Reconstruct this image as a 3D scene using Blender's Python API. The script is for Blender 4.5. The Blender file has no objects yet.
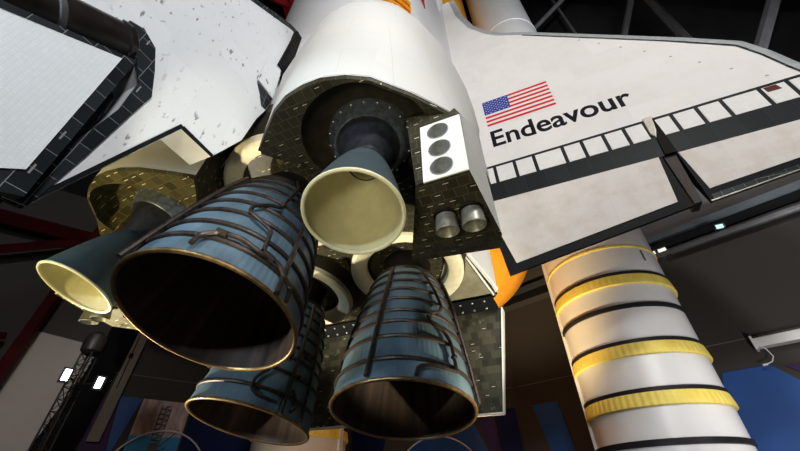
import bpy, bmesh, math, random
from mathutils import Vector, Matrix
random.seed(7)
S = bpy.context.scene
COL = S.collection
IN = 0.0254
PI = math.pi

# ---------------------------------------------------------------- camera
cam_d = bpy.data.cameras.new('camera'); cam_d.sensor_width = 36.0; cam_d.lens = 36 * 357.1026 / 800
cam_d.clip_start = 0.05; cam_d.clip_end = 300
cam = bpy.data.objects.new('camera', cam_d); COL.objects.link(cam); S.camera = cam
_rv = Vector((-0.65458693, 0.3892144, -0.13820491))
_R = Matrix.Rotation(_rv.length, 3, _rv.normalized())
_B = Matrix(((1, 0, 0), (0, 0, -1), (0, 1, 0)))
_M = _R @ _B                                   # world -> right, down, forward
cam.matrix_world = Matrix.Translation((4.01056, -5.32866, 1.53049)) @ Matrix((
    (_M[0][0], -_M[1][0], -_M[2][0]), (_M[0][1], -_M[1][1], -_M[2][1]), (_M[0][2], -_M[1][2], -_M[2][2]))).to_4x4()

# ---------------------------------------------------------------- world, exposure
w = bpy.data.worlds.new('world'); S.world = w; w.use_nodes = True
w.node_tree.nodes['Background'].inputs[0].default_value = (0.30, 0.36, 0.5, 1)
w.node_tree.nodes['Background'].inputs[1].default_value = 0.012
S.view_settings.view_transform = 'Standard'; S.view_settings.look = 'None'
S.view_settings.exposure = 0.0; S.view_settings.gamma = 1.0; S.view_settings.use_curve_mapping = False

# ---------------------------------------------------------------- large lights (unseen spots, several added to brighten dim parts)
def spot(name, loc, target, power, color, angle=60, blend=0.4, size=0.25):
    d = bpy.data.lights.new(name, 'SPOT'); d.energy = power; d.color = color
    d.spot_size = math.radians(angle); d.spot_blend = blend; d.shadow_soft_size = size
    o = bpy.data.objects.new(name, d); COL.objects.link(o); o.location = loc
    o.rotation_euler = (Vector(target) - Vector(loc)).to_track_quat('-Z', 'Y').to_euler()
    return o
spot('spot_key_high', (13.0, -13.0, 15.0), (3.8, 0.8, 11.0), 6800, (1.0, 0.97, 0.93), 100, 0.5, 0.7)
spot('spot_fill_front', (8.0, -15.0, 10.0), (7.5, 2.0, 10.0), 4100, (1.0, 0.97, 0.95), 70, 0.6, 0.8)
spot('spot_fin', (8.5, -9.0, 8.0), (-1.0, -4.5, 6.0), 1250, (0.90, 0.96, 1.0), 60, 0.5, 0.3)
spot('spot_gold_low', (-3.6, -7.0, 0.5), (-2.3, -2.4, 5.5), 2000, (1.0, 0.82, 0.39), 36, 0.6, 0.10)
spot('spot_pod_left', (3.0, -3.2, 0.3), (-0.2, -3.5, 5.9), 800, (1.0, 0.93, 0.74), 18, 0.5, 0.06)
spot('spot_low_fill', (2.6, -7.5, 0.3), (2.0, -1.6, 6.4), 850, (1.0, 0.90, 0.62), 46, 0.7, 0.5)
spot('spot_gold_right', (5.2, -6.0, 0.4), (3.0, -1.4, 5.6), 180, (1.0, 0.86, 0.50), 34, 0.7, 0.15)
spot('spot_base_left', (-6.5, -1.5, 0.4), (-0.2, 0.4, 6.2), 5200, (1.0, 0.90, 0.66), 54, 0.5, 0.12)
spot('spot_base_right', (6.2, 1.0, 0.4), (1.2, 1.6, 6.0), 2400, (1.0, 0.90, 0.64), 50, 0.5, 0.12)
spot('spot_bells_blue', (-3.0, -10.5, 4.5), (-0.3, -0.5, 3.2), 1500, (0.74, 0.88, 1.0), 36, 0.4, 0.25)
spot('spot_bells_right', (1.2, -11.0, 5.0), (1.6, -1.0, 4.0), 1300, (0.72, 0.87, 1.0), 40, 0.6, 0.25)
spot('spot_tank', (2.3, 4.5, 0.3), (1.2, 8.5, 11.0), 5200, (1.0, 0.74, 0.40), 80, 0.6, 0.3)
spot('spot_booster', (13.0, -1.0, 4.0), (6.4, 8.5, 4.5), 600, (0.93, 0.96, 1.0), 50, 0.6, 0.4)
spot('spot_booster_top', (15.5, 5.5, 4.0), (6.4, 8.5, 27.0), 11000, (0.95, 0.97, 1.0), 60, 0.6, 0.4)
spot('spot_booster_dorsal', (11.0, -10.0, 20.0), (6.4, 7.0, 27.0), 6500, (0.97, 0.98, 1.0), 46, 0.6, 0.4)
spot('spot_booster_left', (-3.2, 3.0, 0.4), (-6.3, 8.5, 3.5), 400, (1.0, 0.78, 0.6), 60, 0.6, 0.3)
spot('spot_red_frame', (-6.0, -3.0, 26.0), (-12.0, 3.0, 41.0), 2600, (1.0, 0.9, 0.85), 70, 0.6, 0.3)
spot('spot_roof_right', (14.0, 0.0, 16.0), (14.0, 11.0, 26.0), 600, (0.9, 0.93, 1.0), 100, 0.7, 0.4)
spot('spot_wall', (9.5, 3.0, 1.0), (11.5, 13.0, 8.5), 1100, (1.0, 0.93, 0.88), 110, 0.8, 0.5)
spot('spot_wall_back', (-1.5, 6.0, 0.4), (-1.0, 15.0, 5.5), 220, (1.0, 0.86, 0.72), 110, 0.8, 0.5)
spot('spot_wall_left', (-5.0, -5.0, 7.0), (-13.4, 5.2, 3.6), 800, (1.0, 0.90, 0.82), 56, 0.8, 0.5)

# ---------------------------------------------------------------- materials
def newmat(name):
    m = bpy.data.materials.new(name); m.use_nodes = True
    nt = m.node_tree; return m, nt, nt.nodes, nt.links, nt.nodes['Principled BSDF']
def setp(b, **k):
    for n, v in k.items(): b.inputs[n.replace('_', ' ')].default_value = v
def c4(c): return (c[0], c[1], c[2], 1)
def mix(nt, fac, a, b, mode='MIX'):
    n = nt.nodes.new('ShaderNodeMix'); n.data_type = 'RGBA'; n.blend_type = mode
    for s, v in ((0, fac), (6, a), (7, b)):
        if isinstance(v, (float, int)): n.inputs[s].default_value = v
        elif isinstance(v, tuple): n.inputs[s].default_value = c4(v)
        else: nt.links.new(v, n.inputs[s])
    return n.outputs[2]
def math_(nt, op, a, b=None):
    n = nt.nodes.new('ShaderNodeMath'); n.operation = op
    for s, v in ((0, a), (1, b)):
        if v is None: continue
        if isinstance(v, (float, int)): n.inputs[s].default_value = v
        else: nt.links.new(v, n.inputs[s])
    return n.outputs[0]
def noise(nt, vec, scale, detail=4, rough=0.6):
    n = nt.nodes.new('ShaderNodeTexNoise'); n.inputs['Scale'].default_value = scale
    n.inputs['Detail'].default_value = detail; n.inputs['Roughness'].default_value = rough
    nt.links.new(vec, n.inputs['Vector']); return n.outputs['Fac']
def ramp(nt, fac, a, b, ca=(0, 0, 0), cb=(1, 1, 1)):
    n = nt.nodes.new('ShaderNodeValToRGB'); e = n.color_ramp.elements
    e[0].position = a; e[0].color = c4(ca); e[1].position = b; e[1].color = c4(cb)
    nt.links.new(fac, n.inputs[0]); return n.outputs[0]
def coords(nt, kind='UV'):
    return nt.nodes.new('ShaderNodeTexCoord').outputs[kind]
def bump(nt, b, h, dist=0.01, strength=0.5):
    n = nt.nodes.new('ShaderNodeBump'); n.inputs['Strength'].default_value = strength; n.inputs['Distance'].default_value = dist
    nt.links.new(h, n.inputs['Height']); nt.links.new(n.outputs[0], b.inputs['Normal'])

def plain(name, col, rough=0.5, metal=0.0, var=0.25, scale=6.0):
    m, nt, N, L, b = newmat(name); f = noise(nt, coords(nt, 'Object'), scale)
    dk = tuple(x * (1 - var) for x in col); lt = tuple(min(1, x * (1 + var * .6)) for x in col)
    L.new(ramp(nt, f, 0.3, 0.7, dk, lt), b.inputs['Base Color']); setp(b, Roughness=rough, Metallic=metal)
    if max(col) < 0.3 and metal < 0.25: b.inputs['Specular IOR Level'].default_value = 0.12
    return m
def brick(nt, vec, w_, h_, mortar, offset=0.5):
    n = nt.nodes.new('ShaderNodeTexBrick'); n.inputs['Scale'].default_value = 1; n.inputs['Brick Width'].default_value = w_
    n.inputs['Row Height'].default_value = h_; n.inputs['Mortar Size'].default_value = mortar; n.inputs['Mortar Smooth'].default_value = 0.2
    n.inputs['Color1'].default_value = (0, 0, 0, 1); n.inputs['Color2'].default_value = (1, 1, 1, 1); n.inputs['Mortar'].default_value = (0.5, 0.5, 0.5, 1)
    n.offset = offset; nt.links.new(vec, n.inputs['Vector']); return n
def tiles(name, lo, hi, seam, size=7.0, dash=(0.6, 0.57, 0.46), dash_amt=0.34, rough=0.45, stain=(0.30, 0.26, 0.15), stain_at=0.62):
    """black reusable tiles: grout seams, per tile tone, stencilled dash on some tiles, pale worn patches (UV in inches)"""
    m, nt, N, L, b = newmat(name); uv = coords(nt, 'UV')
    br = brick(nt, uv, size, size, 0.16)
    tone = mix(nt, br.outputs['Color'], lo, hi)
    st = ramp(nt, noise(nt, uv, 0.045, 5, 0.7), stain_at, stain_at + .1)
    tone = mix(nt, math_(nt, 'MULTIPLY', st, 0.8), tone, stain)
    col = mix(nt, br.outputs['Fac'], tone, seam)
    sp = N.new('ShaderNodeSeparateXYZ'); L.new(uv, sp.inputs[0])
    u = math_(nt, 'DIVIDE', sp.outputs[0], size); v = math_(nt, 'DIVIDE', sp.outputs[1], size)
    fu = math_(nt, 'FRACT', u); fv = math_(nt, 'FRACT', v)
    cb = N.new('ShaderNodeCombineXYZ'); L.new(math_(nt, 'FLOOR', u), cb.inputs[0]); L.new(math_(nt, 'FLOOR', v), cb.inputs[1])
    wn = N.new('ShaderNodeTexWhiteNoise'); wn.noise_dimensions = '2D'; L.new(cb.outputs[0], wn.inputs['Vector'])
    d = math_(nt, 'MULTIPLY', math_(nt, 'GREATER_THAN', fu, 0.3), math_(nt, 'LESS_THAN', fu, 0.78))
    d = math_(nt, 'MULTIPLY', d, math_(nt, 'MULTIPLY', math_(nt, 'GREATER_THAN', fv, 0.64), math_(nt, 'LESS_THAN', fv, 0.71)))
    d = math_(nt, 'MULTIPLY', d, math_(nt, 'LESS_THAN', wn.outputs['Value'], dash_amt))
    col = mix(nt, d, col, dash)
    L.new(col, b.inputs['Base Color']); setp(b, Roughness=rough); b.inputs['Specular IOR Level'].default_value = 0.18
    bump(nt, b, math_(nt, 'SUBTRACT', 1.0, br.outputs['Fac']), 0.006, 0.5)
    return m
def blanket(name, col, seam, bw, bh, stain=(0.5, 0.42, 0.34), amt=0.25, smudge=0.0, rough=0.75):
    m, nt, N, L, b = newmat(name); uv = coords(nt, 'UV')
    br = brick(nt, uv, bw, bh, 0.12)
    c = mix(nt, br.outputs['Color'], tuple(x * .95 for x in col), col)
    c = mix(nt, br.outputs['Fac'], c, seam)
    n1 = ramp(nt, noise(nt, uv, 0.035, 6, 0.65), 0.45, 0.8)
    c = mix(nt, math_(nt, 'MULTIPLY', n1, amt), c, stain)
    if smudge:
        mp = N.new('ShaderNodeMapping'); L.new(uv, mp.inputs[0]); mp.inputs['Scale'].default_value = (0.12, 0.32, 0.2); mp.inputs['Rotation'].default_value = (0, 0, 0.5)
        s1 = ramp(nt, noise(nt, mp.outputs[0], 1.0, 3, 0.55), 0.61, 0.68)
        s2 = ramp(nt, noise(nt, uv, 0.02, 2, 0.5), 0.42, 0.55)
        c = mix(nt, math_(nt, 'MULTIPLY', math_(nt, 'MULTIPLY', s1, s2), smudge), c, (0.16, 0.14, 0.15))
    L.new(c, b.inputs['Base Color']); setp(b, Roughness=rough)
    bump(nt, b, math_(nt, 'SUBTRACT', 1.0, br.outputs['Fac']), 0.004, 0.35)
    return m

M = {}
M['white_pod'] = blanket('white quilted blanket', (0.62, 0.62, 0.61), (0.50, 0.48, 0.45), 46, 26, (0.66, 0.60, 0.48), 0.3)
M['white_fin'] = blanket('white fin blanket', (0.74, 0.76, 0.79), (0.70, 0.72, 0.75), 24, 24, (0.60, 0.60, 0.64), 0.25, 0.85)
M['white_rudder'] = blanket('white rudder blanket', (0.78, 0.80, 0.82), (0.70, 0.72, 0.74), 1.6, 1.6, (0.62, 0.63, 0.64), 0.3)
M['white_wing'] = blanket('white wing blanket', (0.82, 0.80, 0.79), (0.75, 0.72, 0.70), 60, 38, (0.66, 0.61, 0.56), 0.35)
M['white_elevon'] = blanket('white elevon blanket', (0.74, 0.71, 0.68), (0.64, 0.58, 0.52), 70, 60, (0.54, 0.43, 0.33), 0.75)
M['white_door'] = plain('white flipper door', (0.79, 0.785, 0.775), 0.6, 0, 0.05)
M['white_fuse'] = blanket('white fuselage blanket', (0.72, 0.73, 0.77), (0.62, 0.63, 0.66), 60, 40, (0.6, 0.58, 0.56), 0.2)
M['tile'] = tiles('black tile', (0.026, 0.023, 0.015), (0.046, 0.041, 0.026), (0.085, 0.077, 0.05), 5.6)
M['tile_edge'] = tiles('black edge tile', (0.008, 0.011, 0.014), (0.018, 0.023, 0.028), (0.19, 0.205, 0.21), 9.0, (0.26, 0.26, 0.26), 0.12, 0.4, (0.10, 0.02, 0.02), 0.72)
M['tile_flap'] = tiles('body flap tile', (0.030, 0.030, 0.025), (0.085, 0.082, 0.060), (0.05, 0.05, 0.035), 6.5, (0.7, 0.68, 0.6), 0.12, 0.45, (0.42, 0.40, 0.30), 0.60)
M['tile_lit_gold'] = tiles('gold lit pod tile', (0.050, 0.043, 0.020), (0.11, 0.095, 0.045), (0.17, 0.15, 0.08), 7.0, (0.8, 0.75, 0.55), 0.6)  # brighter copy of the black tile, yellow lamp light put into its colour
M['olive_panel'] = plain('smooth olive panel', (0.24, 0.225, 0.165), 0.5, 0, 0.3, 3)
M['black_strip'] = plain('black seal strip', (0.007, 0.008, 0.010), 0.6, 0, 0.4, 12)
M['charcoal_tile'] = tiles('charcoal hinge tile', (0.008, 0.011, 0.013), (0.014, 0.018, 0.021), (0.035, 0.04, 0.044), 22, (0.05, 0.05, 0.05), 0.0, 0.5, (0.05, 0.055, 0.06), 0.7)
M['conic'] = plain('dark hinge cylinder metal', (0.020, 0.015, 0.014), 0.30, 0.3, 0.7, 3)
M['cream'] = plain('cream cloth', (0.78, 0.72, 0.54), 0.8, 0, 0.12, 9)
M['lit_end_panel'] = plain('cream lit end panel', (0.80, 0.76, 0.64), 0.7, 0, 0.05)  # tail's end face, cream cast of the warm lamp put into its colour
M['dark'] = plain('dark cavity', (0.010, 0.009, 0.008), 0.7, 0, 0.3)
M['bell'] = None
M['rust'] = plain('brown pipe metal', (0.055, 0.040, 0.034), 0.42, 0.6, 0.55, 14)
M['rim'] = plain('golden rim metal', (0.30, 0.19, 0.08), 0.35, 0.8, 0.45, 10)
M['oms_shell'] = plain('grey green nozzle shell', (0.075, 0.105, 0.115), 0.4, 0.25, 0.15, 3)
M['oms_in'] = plain('khaki nozzle lining', (0.56, 0.53, 0.33), 0.6, 0, 0.10, 5)
M['oms_rim'] = plain('pale nozzle lip', (0.66, 0.64, 0.44), 0.5, 0, 0.1, 8)
M['boot'] = plain('blue black boot metal', (0.22, 0.26, 0.33), 0.28, 0.7, 0.5, 12)
M['boot_dark'] = plain('black boot cover', (0.034, 0.037, 0.048), 0.35, 0.35, 0.4, 10)
M['recess'] = plain('dark olive recess lining', (0.030, 0.027, 0.019), 0.6, 0, 0.35, 5)
M['mark'] = plain('faint grey mark', (0.30, 0.30, 0.33), 0.6)
M['drape'] = plain('black drape cloth', (0.004, 0.004, 0.005), 0.9)
M['thruster'] = plain('grey thruster metal', (0.30, 0.30, 0.26), 0.4, 0.5, 0.25, 12)
M['thruster_in'] = plain('thruster bore', (0.26, 0.28, 0.29), 0.5, 0.2, 0.4, 9)
M['rcc'] = plain('grey carbon edge', (0.40, 0.43, 0.44), 0.5, 0, 0.2, 6)
M['foam'] = plain('orange foam', (0.86, 0.38, 0.025), 0.8, 0, 0.12, 1.5)
M['srb'] = plain('white booster paint', (0.64, 0.64, 0.64), 0.35, 0, 0.05, 1.2)
M['yellow'] = None
M['black_ring'] = plain('black ring rubber', (0.016, 0.015, 0.018), 0.4, 0, 0.3, 9)
M['orange'] = plain('orange painted steel', (0.86, 0.36, 0.02), 0.45, 0, 0.15, 6)
M['red'] = plain('red flag dye', (0.62, 0.012, 0.025), 0.6, 0, 0.05)
M['blue'] = plain('blue flag dye', (0.012, 0.042, 0.32), 0.6, 0, 0.05)
M['flag_white'] = plain('white flag dye', (0.80, 0.78, 0.76), 0.6, 0, 0.02)
M['ink'] = plain('black lettering paint', (0.007, 0.008, 0.014), 0.5, 0, 0.1)
M['maroon'] = plain('maroon patch', (0.11, 0.035, 0.028), 0.6, 0, 0.2)
M['seal_brown'] = plain('brown grey seal', (0.055, 0.047, 0.042), 0.55, 0.1, 0.3, 8)
M['beige'] = plain('beige fairing', (0.62, 0.56, 0.46), 0.6, 0, 0.15, 8)
M['wall'] = plain('dark grey wall paint', (0.060, 0.054, 0.050), 0.8, 0, 0.06, 0.5)
M['wall_up'] = plain('mid grey wall panel paint', (0.095, 0.09, 0.087), 0.8, 0, 0.05, 0.5)
M['wall_black'] = plain('black upper wall', (0.012, 0.012, 0.013), 0.9, 0, 0.3, 0.5)
M['floor'] = plain('polished concrete', (0.16, 0.155, 0.15), 0.35, 0, 0.2, 0.8)
M['seam'] = plain('pale seam line', (0.20, 0.18, 0.165), 0.7, 0, 0.1)
M['steel_dark'] = plain('dark steel', (0.075, 0.075, 0.08), 0.5, 0.3, 0.25, 3)
M['roof_steel'] = plain('grey roof steel', (0.085, 0.085, 0.09), 0.5, 0.1, 0.2, 2)
M['steel_red_lit'] = plain('red steel lit copy', (0.22, 0.012, 0.016), 0.5, 0, 0.3, 2)  # brighter copy of the dark red steel, lighting put into the colour
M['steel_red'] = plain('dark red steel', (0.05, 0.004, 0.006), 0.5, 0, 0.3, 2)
M['mural_blue'] = plain('deep blue mural print', (0.003, 0.07, 0.30), 0.6, 0, 0.15, 0.7)
M['mural_navy'] = plain('navy mural print', (0.010, 0.018, 0.09), 0.6, 0, 0.2, 0.7)
M['mural_purple'] = plain('purple mural print', (0.055, 0.028, 0.095), 0.6, 0, 0.2, 0.7)
M['screen'] = plain('pale grey screen fabric', (0.40, 0.365, 0.345), 0.8, 0, 0.05, 0.6)
M['pilaster'] = plain('beige grey pilaster', (0.22, 0.20, 0.17), 0.7, 0, 0.1, 1)
M['white_metal'] = plain('white metal', (0.80, 0.80, 0.80), 0.4, 0, 0.04)
M['truss_black'] = plain('black truss paint', (0.026, 0.026, 0.028), 0.45, 0.3, 0.3, 6)
M['ledge'] = plain('blue grey ledge metal', (0.075, 0.085, 0.095), 0.5, 0.2, 0.15, 2)

def mk_bell():
    m, nt, N, L, b = newmat('blue lit bell tubes'); uv = coords(nt, 'UV')
    sp = N.new('ShaderNodeSeparateXYZ'); L.new(uv, sp.inputs[0])
    wv = math_(nt, 'SINE', math_(nt, 'MULTIPLY', sp.outputs[0], 540.0))
    o = coords(nt, 'Object')
    c = ramp(nt, noise(nt, o, 2.2, 3, 0.5), 0.35, 0.7, (0.085, 0.142, 0.188), (0.145, 0.22, 0.285))  # blue cast of the light put into the steel colour
    mp = N.new('ShaderNodeMapping'); L.new(uv, mp.inputs[0]); mp.inputs['Scale'].default_value = (9, 1.5, 1)
    p = ramp(nt, noise(nt, mp.outputs[0], 1.0, 1, 0.4), 0.60, 0.64)
    c = mix(nt, math_(nt, 'MULTIPLY', p, 0.7), c, (0.065, 0.095, 0.14))
    L.new(c, b.inputs['Base Color']); setp(b, Roughness=0.45, Metallic=0.2)
    bump(nt, b, wv, 0.003, 0.35); return m
M['bell'] = mk_bell()
def mk_bell_in():
    m, nt, N, L, b = newmat('dark brown bell lining'); uv = coords(nt, 'UV')
    mp = N.new('ShaderNodeMapping'); L.new(uv, mp.inputs[0]); mp.inputs['Scale'].default_value = (40, 0.8, 1)
    c = ramp(nt, noise(nt, mp.outputs[0], 1.0, 3, 0.6), 0.3, 0.75, (0.016, 0.010, 0.009), (0.095, 0.060, 0.044))
    L.new(c, b.inputs['Base Color']); setp(b, Roughness=0.5, Metallic=0.3); return m
M['bell_in'] = mk_bell_in()
def mk_yellow():
    m, nt, N, L, b = newmat('yellow foam band'); uv = coords(nt, 'UV')
    sp = N.new('ShaderNodeSeparateXYZ'); L.new(uv, sp.inputs[0])
    wv = math_(nt, 'SINE', math_(nt, 'MULTIPLY', sp.outputs[0], 420.0))
    c = ramp(nt, noise(nt, coords(nt, 'Object'), 4), 0.3, 0.7, (0.72, 0.56, 0.09), (0.82, 0.67, 0.15))
    L.new(c, b.inputs['Base Color']); setp(b, Roughness=0.6); bump(nt, b, wv, 0.012, 0.5); return m
M['yellow'] = mk_yellow()
def emit(name, col, e):
    m, nt, N, L, b = newmat(name); setp(b, Base_Color=c4(col), Emission_Color=c4(col), Emission_Strength=e); return m
M['lamp_face'] = emit('lit lamp face', (0.85, 0.93, 1.0), 9.0)
M['lamp_dim'] = emit('dim lit lamp', (0.6, 1.0, 0.9), 0.55)
M['lamp_white'] = emit('white strip lamp', (1.0, 0.97, 0.92), 0.8)

# ---------------------------------------------------------------- mesh building
def V(p):                                   # vehicle inches (aft, starboard, dorsal) -> world metres, vehicle standing nose up
    return Vector((p[1] * IN, -(p[2] - 400) * IN, (1740 - p[0]) * IN))
class MB:
    def __init__(s): s.v = []; s.f = []; s.m = []; s.uv = {}
    def add(s, verts, faces, mi=0, uvs=None):
        o = len(s.v); s.v += [tuple(map(float, p)) for p in verts]
        for k, f in enumerate(faces):
            s.f.append([o + i for i in f]); s.m.append(mi)
            if uvs: s.uv[len(s.f) - 1] = [uvs[i] if not callable(uvs) else uvs(k, i) for i in f]
    def box(s, c, d, mi=0):
        x, y, z = c; a, b, e = d[0] / 2, d[1] / 2, d[2] / 2
        s.add([(x + i * a, y + j * b, z + k * e) for i in (-1, 1) for j in (-1, 1) for k in (-1, 1)],
              [(0, 1, 3, 2), (4, 6, 7, 5), (0, 4, 5, 1), (2, 3, 7, 6), (0, 2, 6, 4), (1, 5, 7, 3)], mi)
    def prism(s, poly, off, mi=0, mside=None):
        """poly: 3D points; off: extrusion vector"""
        n = len(poly); o = Vector(off); q = [tuple(Vector(p) + o) for p in poly]
        s.add(list(poly) + q, [tuple(range(n)), tuple(range(2 * n - 1, n - 1, -1))], mi)
        s.add(list(poly) + q, [(i, (i + 1) % n, (i + 1) % n + n, i + n) for i in range(n)], mi if mside is None else mside)
    def revolve(s, c, d, prof, n=64, mi=0, u0=None, caps=False, uvscale=1.0):
        """prof: list of (along, radius)"""
        c = Vector(c); d = Vector(d).normalized(); u, w_ = frame(d)
        P = []; 
        for (a, r) in prof:
            for k in range(n):
                t = 2 * PI * k / n; P.append(c + d * a + (u * math.sin(t) + w_ * math.cos(t)) * r)
        o = len(s.v); s.v += [tuple(p) for p in P]
        L_ = [0]
        for i in range(1, len(prof)): L_.append(L_[-1] + math.hypot(prof[i][0] - prof[i - 1][0], prof[i][1] - prof[i - 1][1]) / 100)
        for i in range(len(prof) - 1):
            for k in range(n):
                k2 = (k + 1) % n
                s.f.append([o + i * n + k, o + i * n + k2, o + (i + 1) * n + k2, o + (i + 1) * n + k]); s.m.append(mi)
                s.uv[len(s.f) - 1] = [(k / n, L_[i]), ((k + 1) / n, L_[i]), ((k + 1) / n, L_[i + 1]), (k / n, L_[i + 1])]
        if caps:
            s.f.append([o + k for k in range(n)]); s.m.append(mi)
            s.f.append([o + (len(prof) - 1) * n + k for k in range(n)]); s.m.append(mi)
    def tube(s, path, r, n=8, mi=0, closed=False):
        P = [Vector(p) for p in path]; m_ = len(P); ring = []; pu = None
        for i in range(m_):
            if closed: t = P[(i + 1) % m_] - P[i - 1]
            else: t = P[min(i + 1, m_ - 1)] - P[max(i - 1, 0)]
            t.normalize()
            if pu is None:
                pu = t.cross(Vector((0, 0, 1)));
                if pu.length < .1: pu = t.cross(Vector((0, 1, 0)))
            u = (pu - t * pu.dot(t)).normalized(); pu = u; w_ = t.cross(u)
            ring += [P[i] + (u * math.cos(2 * PI * k / n) + w_ * math.sin(2 * PI * k / n)) * r for k in range(n)]
        fs = []
        for i in range(m_ if closed else m_ - 1):
            j = (i + 1) % m_
            fs += [(i * n + k, i * n + (k + 1) % n, j * n + (k + 1) % n, j * n + k) for k in range(n)]
        if not closed: fs += [tuple(range(n)), tuple((m_ - 1) * n + k for k in range(n))]
        s.add(ring, fs, mi)
    def bar(s, a, b, r, mi=0, n=4): s.tube([a, b], r, n, mi)
    def loft(s, rings, mi=0, cap0=True, cap1=True, closed=True):
        n = len(rings[0]); P = [p for r in rings for p in r]; fs = []
        for i in range(len(rings) - 1):
            for k in range(n if closed else n - 1):
                k2 = (k + 1) % n; fs.append((i * n + k, i * n + k2, (i + 1) * n + k2, (i + 1) * n + k))
        if cap0: fs.append(tuple(range(n)))
        if cap1: fs.append(tuple((len(rings) - 1) * n + k for k in range(n)))
        s.add(P, fs, mi)
    def build(s, name, mats, parent=None, space='V', sign=1, smooth=35, label=None):
        if not isinstance(mats, (list, tuple)): mats = [mats]
        me = bpy.data.meshes.new(name)
        if space == 'V': W = [V((p[0], p[1] * sign, p[2])) for p in s.v]
        else: W = [Vector(p) for p in s.v]
        lo = Vector([min(p[i] for p in W) for i in range(3)]); hi = Vector([max(p[i] for p in W) for i in range(3)])
        org = (lo + hi) / 2
        if space != 'V' and parent is None: org.z = lo.z
        me.from_pydata([p - org for p in W], [], s.f)
        for m_ in mats: me.materials.append(M[m_])
        uvl = me.uv_layers.new(name='UVMap')
        K = 1.0 if space == 'V' else 1 / IN
        for i, p in enumerate(me.polygons):
            p.material_index = s.m[i]
            if i in s.uv:
                for li, q in zip(p.loop_indices, s.uv[i]): uvl.data[li].uv = q
            else:
                pts = [Vector(s.v[j]) * K for j in s.f[i]]
                nn = Vector((0, 0, 0))
                for a in range(len(pts)):
                    nn += (pts[a] - pts[0]).cross(pts[(a + 1) % len(pts)] - pts[0])
                ax = max(range(3), key=lambda q_: abs(nn[q_])); ij = [(1, 2), (0, 2), (1, 0)][ax]
                for li, q in zip(p.loop_indices, pts): uvl.data[li].uv = (q[ij[0]], q[ij[1]])
        bm = bmesh.new(); bm.from_mesh(me); bmesh.ops.remove_doubles(bm, verts=bm.verts, dist=1e-5)
        bmesh.ops.recalc_face_normals(bm, faces=bm.faces); bm.to_mesh(me); bm.free()
        if smooth:
            me.shade_smooth(); me.set_sharp_from_angle(angle=math.radians(smooth))
        o = bpy.data.objects.new(name, me); COL.objects.link(o)
        if parent is not None:
            o.parent = parent; o.location = org - world_loc(parent)
        else: o.location = org
        if label: o['label'] = label
        return o
def world_loc(o):
    p = Vector(o.location)
    while o.parent is not None: o = o.parent; p = p + Vector(o.location)
    return p
def frame(d):
    """u: starboard-ish, w: dorsal-ish, both across d (vehicle space)"""
    d = Vector(d).normalized(); w_ = Vector((0, 0, 1)) - d * d.z
    if w_.length < 1e-3: w_ = Vector((0, 1, 0)) - d * d.y
    w_.normalize(); u = Vector((0, 1, 0)) - d * d.y; u = u - w_ * u.dot(w_)
    if u.length < 1e-3: u = Vector((1, 0, 0))
    return u.normalized(), w_
def empty(name, loc, label=None, cat=None, group=None):
    o = bpy.data.objects.new(name, None); COL.objects.link(o); o.location = loc; o.empty_display_size = 0.3
    if label: o['label'] = label; o['category'] = cat
    if group: o['group'] = group
    return o
def tag(o, label, cat, group=None):
    o['label'] = label; o['category'] = cat
    if group: o['group'] = group
    return o
def struct(o): o['kind'] = 'structure'; return o

# ================================================================ THE HALL
WL_O, WL_U = Vector((-13.6, 6.1)), Vector((.545, .839))
WB_O, WB_U = Vector((0, 15)), Vector((1, 0))
WR_O, WR_U = Vector((10.75, 11.36)), Vector((.927, -.375))
FAC = {'L': (WL_O, WL_U), 'B': (WB_O, WB_U), 'R': (WR_O, WR_U)}
def wp(f, u, z, off=0.0):                   # point on a wall: along it, height, distance out into the room
    o, d = FAC[f]; n = Vector((d.y, -d.x)); p = o + d * u + n * off
    return (p.x, p.y, z)
def wslab(f, pts, o0, o1, mat, name, parent=None, label=None):
    b = MB(); d = FAC[f][1]; n = Vector((d.y, -d.x, 0)) * (o1 - o0)
    b.prism([wp(f, u, z, o0) for u, z in pts], n); return b.build(name, mat, parent, 'W', smooth=0, label=label)
def rect(u0, u1, z0, z1): return [(u0, z0), (u1, z0), (u1, z1), (u0, z1)]
HZ = 58.0
b = MB(); b.box((0, -4, -0.15), (70, 60, 0.3)); struct(b.build('floor', 'floor', None, 'W', smooth=0))
b = MB(); b.box((0, -4, HZ + 0.15), (70, 60, 0.3)); struct(b.build('ceiling', 'wall_black', None, 'W', smooth=0))
uL1 = 10.61; uR0 = -9.76
struct(wslab('L', rect(-38, uL1, 0, 14.5), -0.4, 0, 'wall', 'wall_left'))
struct(wslab('L', rect(-38, uL1, 14.5, HZ), -0.4, 0, 'wall_black', 'trim_1'))
struct(wslab('B', rect(-7.81, 1.70, 0, 14.5), -0.4, 0, 'wall', 'wall_back'))
struct(wslab('B', rect(-7.81, 1.70, 14.5, HZ), -0.4, 0, 'wall_black', 'trim_2'))
struct(wslab('R', rect(uR0, 24, 0, 10.3), -0.4, 0, 'wall', 'wall_right'))
struct(wslab('R', rect(uR0, 24, 10.3, 15.0), -0.4, 0, 'wall_up', 'trim_3'))
struct(wslab('R', rect(uR0, 24, 15.0, HZ), -0.4, 0, 'wall_black', 'trim_4'))
b = MB(); b.box((0, -30, HZ / 2), (70, 0.4, HZ)); struct(b.build('wall_front', 'wall_black', None, 'W', smooth=0))
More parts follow.
